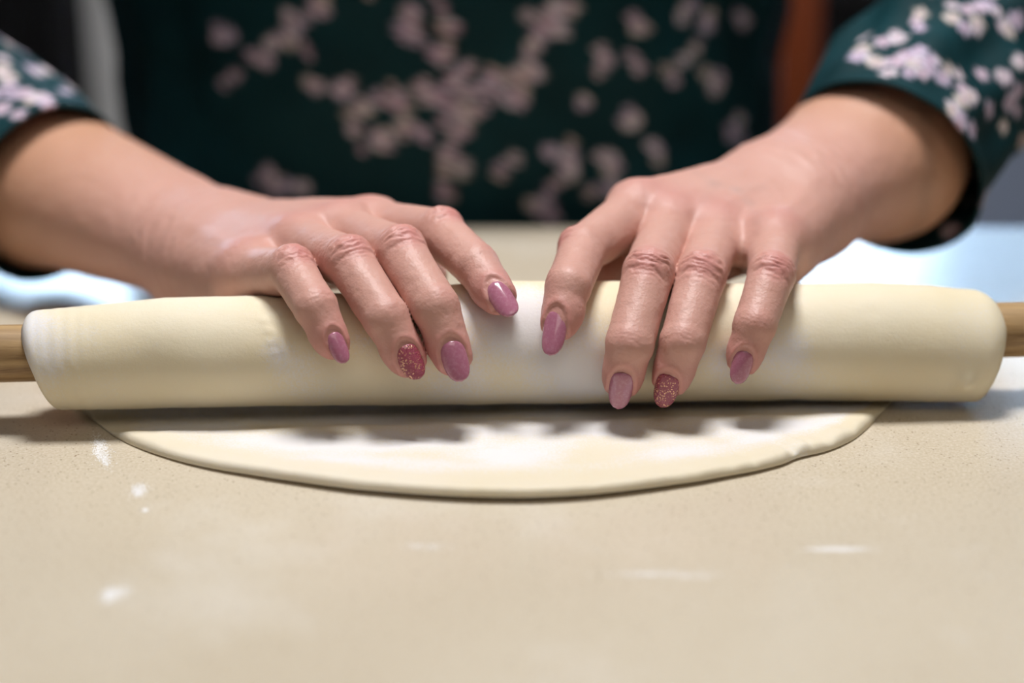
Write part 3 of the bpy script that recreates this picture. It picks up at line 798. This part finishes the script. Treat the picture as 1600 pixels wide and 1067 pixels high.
for i, (x, r, dz) in enumerate(rings):
    # left end is cut on a slant, the front underside ends further in
    fall = math.exp(-max(0, (x - X0)) / 2.2)
    lean = np.clip(.5 - .5 * sn, 0, 1) * .9 * fall - np.clip(.4 - .6 * sn, 0, 1) * .55 * math.exp(-max(0, X1 - x) / 1.5)
    c = np.array([0, 0, RZ + dz])
    rr = r * np.ones(NT)
    V[i] = c + AXD * (x + lean)[:, None] + rr[:, None] * (cn[:, None] * AXN + sn[:, None] * np.array([0, 0, 1.0]))
V = V.reshape(-1, 3)
ctr = np.array([0, 0, RZ]) + AXD * ((V - [0, 0, RZ]) @ AXD)[:, None]
rad = V - ctr; rl = np.linalg.norm(rad, axis=1, keepdims=True); rad = rad / rl
xa = (V - [0, 0, RZ]) @ AXD
amp = np.clip((rl[:, 0] - 1.0) / .6, 0, 1)
disp = (.030 * fbm(V, .40, 41, 2) + .0035 * fbm(V * [1, 1.4, 1.4], 2.2, 51, 2)) * amp
thv = np.arctan2(V[:, 2] - RZ, (V - ctr) @ AXN)
# layered edges showing as fine rings near the left end, small blister near the right end, dents of earlier presses
disp += amp * np.where(xa < -14.2, 0.007 * np.sin((xa + .12 * np.sin(thv * 1.5)) * 13.0) * np.clip((-14.2 - xa) / .8, 0, 1), 0)
_pv = proj(V); _pf = ((CAM - V) * rad).sum(1) > 0
def pxbump(px, py, R, a_):
    P = V[(np.hypot(_pv[0] - px, _pv[1] - py) + np.where(_pf, 0, 1e6)).argmin()]; return a_ * np.exp(-(np.linalg.norm(V - P, axis=1) / R) ** 2)
disp += pxbump(1512, 597, .36, .24) - pxbump(1488, 600, .30, .05) - pxbump(240, 575, 1.1, .09) + pxbump(330, 600, 1.0, .05)
disp -= pxbump(1365, 487, .25, .02) + pxbump(300, 618, 1.2, .06) * .0
for (a0, b0) in (((412, 500), (440, 585)), ((430, 520), (452, 560))):
    for t in np.linspace(0, 1, 6): disp += pxbump(a0[0] + (b0[0] - a0[0]) * t, a0[1] + (b0[1] - a0[1]) * t, .16, .028)
V = V + rad * disp[:, None]
# the dough gives way under palms and fingers
for H in (HA, HB):
    for _ in range(3):
        s = H.sdf(V); near = s < .03
        V[near] -= rad[near] * (.03 - s[near])[:, None] * .9
V[:, 2] = np.maximum(V[:, 2], .35)
fl = np.zeros(len(V))
for (px, py, R, a_) in ((430, 545, .55, .75), (720, 490, 1.0, .7), (815, 470, 1.3, .9), (800, 520, 1.0, .7), (900, 560, 1.4, .65), (700, 600, 1.5, .45), (1130, 560, .8, .5), (1230, 540, .9, .5), (60, 560, 1.2, .6), (45, 500, .8, .7), (930, 600, 1.0, .6), (560, 540, .8, .4), (1210, 590, 1.4, .35), (840, 610, 1.8, .35), (480, 600, 1.2, .35), (1350, 600, 2, .2)):
    fl += pxbump(px, py, R, a_)
fl += .20 * fbm(V, .8, 61, 3)
fl = np.maximum(fl * .75, .6 * np.clip((X0 + .75 - xa) / .4, 0, 1))
Fr = grid_faces(len(rings), NT, False, True)
roll = mesh_np('rolled_dough', V, Fr, M_dough, dough, world=True); attr(roll, 'flour', np.clip(fl, 0, 1))
dough.location = (0, 0, 0)

# flat part: outline taken on the table plane
OUT = [(112, 628), (124, 638), (138, 649), (156, 664), (175, 679), (203, 694), (235, 707), (268, 718), (300, 727), (340, 736), (380, 743), (425, 751), (470, 758), (515, 765), (560, 771), (605, 775), (650, 779), (695, 782), (740, 784), (785, 785), (830, 785), (875, 783), (920, 780), (965, 775), (1010, 769), (1050, 763), (1090, 757), (1125, 750), (1150, 745), (1172, 741), (1200, 734), (1225, 727), (1243, 718), (1262, 713), (1285, 708), (1310, 699), (1335, 686), (1352, 672), (1368, 656), (1382, 640), (1394, 628), (1400, 617)]
oc = np.array([atz(x, y, .05)[:2] for x, y in OUT])
tt = np.linspace(0, len(oc) - 1, 520); oc = np.stack([np.interp(tt, np.arange(len(oc)), oc[:, k]) for k in (0, 1)], 1)
ker = np.hanning(19); ker /= ker.sum(); op_ = np.pad(oc, ((9, 9), (0, 0)), mode='edge')
oc = np.stack([np.convolve(op_[:, k], ker, 'valid') for k in (0, 1)], 1)
cen2 = np.array([-.6, 2.2]); NU = len(oc)
inset = np.array([0, 0, .012, .05, .11, .18, .27, .4, .6, .85, 1.2, 1.6, 2.1, 2.7, 3.4, 4.2, 5.0, 5.8, 6.6, 7.4, 8.2, 9.0, 10.0])
inset = np.concatenate([inset[:8], np.linspace(.45, 11.0, 70)])
hgt = np.array([.02, .09, .17, .25, .31, .345, .36, .365])
rows = []
tan = nrm(np.gradient(oc, axis=0)); inn = np.stack([-tan[:, 1], tan[:, 0]], 1)
if (inn * (cen2 - oc)).sum() < 0: inn = -inn
for k, ins in enumerate(inset):
    tgt_y = np.full(NU, 1.6) + oc[:, 0] * SLOPE
    f = min(1, ins / 11.0)
    p = oc + inn * min(ins, .45)
    p = p * (1 - f) + np.stack([oc[:, 0] * .97, np.maximum(tgt_y, oc[:, 1])], 1) * f if ins >= .45 else p
    z = np.full(NU, hgt[k] if k < 8 else .365)
    rows.append(np.concatenate([p, z[:, None]], 1))
V = np.array(rows); sh = V.shape[:2]; V = V.reshape(-1, 3)
top_m = np.clip((V[:, 2] - .1) / .25, 0, 1)
px, py, zz = proj(V)
wave = .030 * fbm(V * [1, 1, 0], .32, 71, 3) + .010 * fbm(V * [1, 1, 0], 1.5, 73, 3)
rid = np.exp(-((V[:, 1] - SLOPE * V[:, 0] + 3.4) / 1.6) ** 2)
wave += .028 * rid * np.sin(V[:, 0] * 2.1 + V[:, 1] * 2.6 + 1.5 * vnoise(V, .5, 5)) * (V[:, 0] > -7)
wave += -.03 * np.exp(-((V[:, 0] + 6) ** 2 / 30 + (V[:, 1] + 4.5) ** 2 / 3))
# wrinkled, pleated rim at right
for (x, y, w_, a_) in ((1243, 708, .22, -.13), (1215, 712, .3, .05), (1262, 702, .35, .06), (1150, 736, .3, -.04), (1290, 690, .2, -.05), (1320, 680, .2, .05), (1272, 700, .14, -.06), (1302, 690, .16, -.05), (1185, 728, .18, -.05), (1100, 748, .2, -.04), (1335, 672, .14, -.05), (1225, 716, .14, -.05)):
    P = atz(x, y, .3); d = (V[:, :2] - P[:2]); u = d @ np.array([.80, .60]); v = d @ np.array([-.6, .8])
    wave += a_ * np.exp(-(u / w_) ** 2 - (v / .9) ** 2)
edge_n = .02 * vnoise(V * [1, 1, 0], 3.5, 77) * (px > 850) * np.exp(-np.abs(np.repeat(inset, NU)) / .5)
V[:, 2] += (wave + edge_n) * top_m
V[:, 2] += .20 * np.exp(-np.repeat(inset, NU) / .8) * np.clip(np.sin((px - 180) / 1200 * math.pi), 0, 1)   # rim lifts a little off the table
yy = V[:, 1] - SLOPE * V[:, 0]; tt_ = np.clip((yy + 2.35) / 1.2, 0, 1); V[:, 2] -= .26 * tt_ * tt_ * (3 - 2 * tt_) * top_m
t2 = np.clip((yy + .15) / .6, 0, 1); V[:, 2] += .42 * t2 * t2 * (3 - 2 * t2) * top_m
V[:, 2] = np.maximum(V[:, 2], .015)
under = V.reshape(*sh, 3)[1].copy(); under2 = under + np.concatenate([inn * .5, np.zeros((NU, 1))], 1); under2[:, 2] = np.maximum(under2[:, 2] * 0, .012)
VV = np.concatenate([under2, V]); Fs = grid_faces(sh[0] + 1, sh[1])
n0 = np.cross(VV[Fs[2000, 1]] - VV[Fs[2000, 0]], VV[Fs[2000, 3]] - VV[Fs[2000, 0]])
k = len(Fs) // 2; n0 = np.cross(VV[Fs[k, 1]] - VV[Fs[k, 0]], VV[Fs[k, 3]] - VV[Fs[k, 0]])
if n0[2] < 0: Fs = Fs[:, ::-1]
flat = mesh_np('flat_dough', VV, Fs, M_sheet, dough)
fl = .45 + .32 * fbm(VV * [1, 2.2, 0], .35, 81, 3)
ins2 = np.concatenate([np.zeros(NU), np.repeat(inset, NU)]); fl *= np.clip((ins2 - .35) / 1.6, 0, 1)
fl += .25 * np.exp(-(np.linalg.norm(VV[:, :2] - atz(1245, 705, .3)[:2], axis=1) / .7) ** 2)
attr(flat, 'flour', np.clip(fl, 0, 1))

# ------------------------------------------------------------------ flour on the worktop
def flour_patch(px, py, sx_, sy_, n, ang, label, r=.018):
    c = atz(px, py, 0); V = []; F = []
    base = np.array([(1, 0, 0), (.3, .95, 0), (-.8, .6, 0), (-.8, -.6, 0), (.3, -.95, 0), (0, 0, .8)])
    blobs = [(random.gauss(0, .45) * sx_, random.gauss(0, .45) * sy_, random.uniform(.15, .5)) for _ in range(5)] + [(0, 0, .6)]
    for _ in range(n):
        b_ = random.choice(blobs); u = b_[0] + random.gauss(0, b_[2]) * sx_; v = b_[1] + random.gauss(0, b_[2]) * sy_
        x = c[0] + u * math.cos(ang) - v * math.sin(ang); y = c[1] + u * math.sin(ang) + v * math.cos(ang)
        rr = r * random.uniform(.5, 1.7); o_ = len(V)
        for q in base: V.append((x + q[0] * rr, y + q[1] * rr, q[2] * rr * .7 + .002))
        F += [[o_ + a_, o_ + (a_ + 1) % 5, o_ + 5] for a_ in range(5)]
    o = mesh_np('flour_dusting', np.array(V), np.array(F), M_flour)
    return tag(o, label, 'flour', kind='stuff')
flour_patch(158, 705, .30, 1.5, 1100, .35, 'streak of spilled white flour on the worktop below the left corner of the dough')
flour_patch(212, 768, .22, .45, 450, .2, 'small spot of white flour on the worktop just under the flour streak')
flour_patch(226, 797, .12, .12, 160, 0, 'tiny dot of white flour under the small flour spot at left')
flour_patch(176, 930, .34, .40, 800, 0, 'blurred white flour smudge near the bottom left of the worktop')
flour_patch(1315, 858, .9, .16, 900, .02, 'thin blurred white flour streak on the worktop at lower right')
flour_patch(1022, 897, 1.2, .22, 450, 0, 'faint long flour streak on the worktop at lower middle right')
flour_patch(660, 855, .8, .3, 150, 0, 'very faint flour haze on the worktop in front of the dough')

# ------------------------------------------------------------------ things behind the cook
def bgbox(name, px0, px1, y, z0, z1, dy, mat, bev=.5):
    a_ = aty(px0, 100, y)[0]; b_ = aty(px1, 100, y)[0]
    return box(name, (a_, y, z0), (b_, y + dy, z1), mat, bev=bev)
# wooden dining chair behind the person, its tall orange-brown back post in view
chair = tag(empty('chair', W([25, 80, ZF])), 'orange-brown wooden chair standing behind the person at right', 'chair')
def cb_(n, lo, hi, m=M_orange, bev=.5): return kid(box(n, lo, hi, m, bev=bev), chair)
cx0 = aty(1222, 60, 66)[0]; cx1 = aty(1285, 60, 66)[0]
cb_('back_post', (cx0, 66, ZF), (cx1, 69, 9)); cb_('back_post', (cx0, 102, ZF), (cx1, 105, 9))
cb_('leg', (cx0 + 36, 66, ZF), (cx1 + 36, 69, -32)); cb_('leg', (cx0 + 36, 102, ZF), (cx1 + 36, 105, -32))
cb_('seat', (cx0, 66, -32), (cx1 + 36, 105, -29))
for k in range(3): cb_('back_rail', (cx0 + .6, 69, -20 + k * 11), (cx1 - .6, 102, -14 + k * 11))
blk = tag(empty('bin', W([38, 120, ZF])), 'black box added as dark backdrop between the chair post and the right sleeve', 'bin')  # plain dark box, added to fill the black area beside the chair post
b0 = aty(1262, 60, 118)[0]; b1 = aty(1425, 60, 118)[0]
kid(box('body', (b0, 118, ZF), (b1, 140, -2), M_dark, bev=1.2), blk)
kid(box('lid', (b0 - .5, 117.5, -2), (b1 + .5, 140.5, 2.5), M_dark, bev=1.2), blk)
# pale cupboard seen between the left sleeve and the blouse
cup = tag(empty('cupboard', W([-70, 200, ZF])), 'tall pale grey cupboard in the background between left sleeve and blouse', 'cupboard')
l0 = aty(98, 60, 150)[0]; l1 = aty(300, 60, 150)[0]
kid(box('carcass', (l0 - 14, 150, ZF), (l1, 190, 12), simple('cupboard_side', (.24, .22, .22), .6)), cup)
kid(box('door', (aty(104, 60, 148)[0], 148, ZF + 8), (l1 - 1, 149.8, 11), M_pale), cup)
kid(box('handle', (l1 - 5, 146.4, -20), (l1 - 4, 148, -5), M_metal, bev=.3), cup)
dk = tag(empty('dark_backdrop', W([-90, 120, ZF])), 'dark tall box added as backdrop for the black area at the far left above the sleeve', 'cabinet')  # plain dark box, added to fill the black area left of the cupboard
kid(box('carcass', (-110, 130, ZF), (aty(86, 20, 130)[0], 145, 20), M_dark), dk)
kid(box('door', (-108, 128.5, ZF + 6), (aty(86, 20, 130)[0] - 1, 130, 19), M_dark), dk)
# grey-blue low cabinet at far right
gc = tag(empty('low_cabinet', W([70, 170, ZF])), 'grey-blue cabinet in the background at right beyond the table', 'cabinet')
g0 = aty(1395, 200, 150)[0]
kid(box('carcass', (g0, 152, ZF + 6), (g0 + 110, 200, 8), M_grey), gc)
for k in range(3):
    d = kid(box('door', (g0 + 1 + k * 36.5, 150, ZF + 8), (g0 + 35.5 + k * 36.5, 152, 6), M_grey), gc)
    hd = box('handle', (g0 + 4 + k * 36.5, 148.2, -14), (g0 + 5 + k * 36.5, 150, -4), M_metal, bev=.3); kid(hd, d)
kid(box('plinth', (g0 + 1, 154, ZF), (g0 + 109, 199, ZF + 6), M_dark), gc)
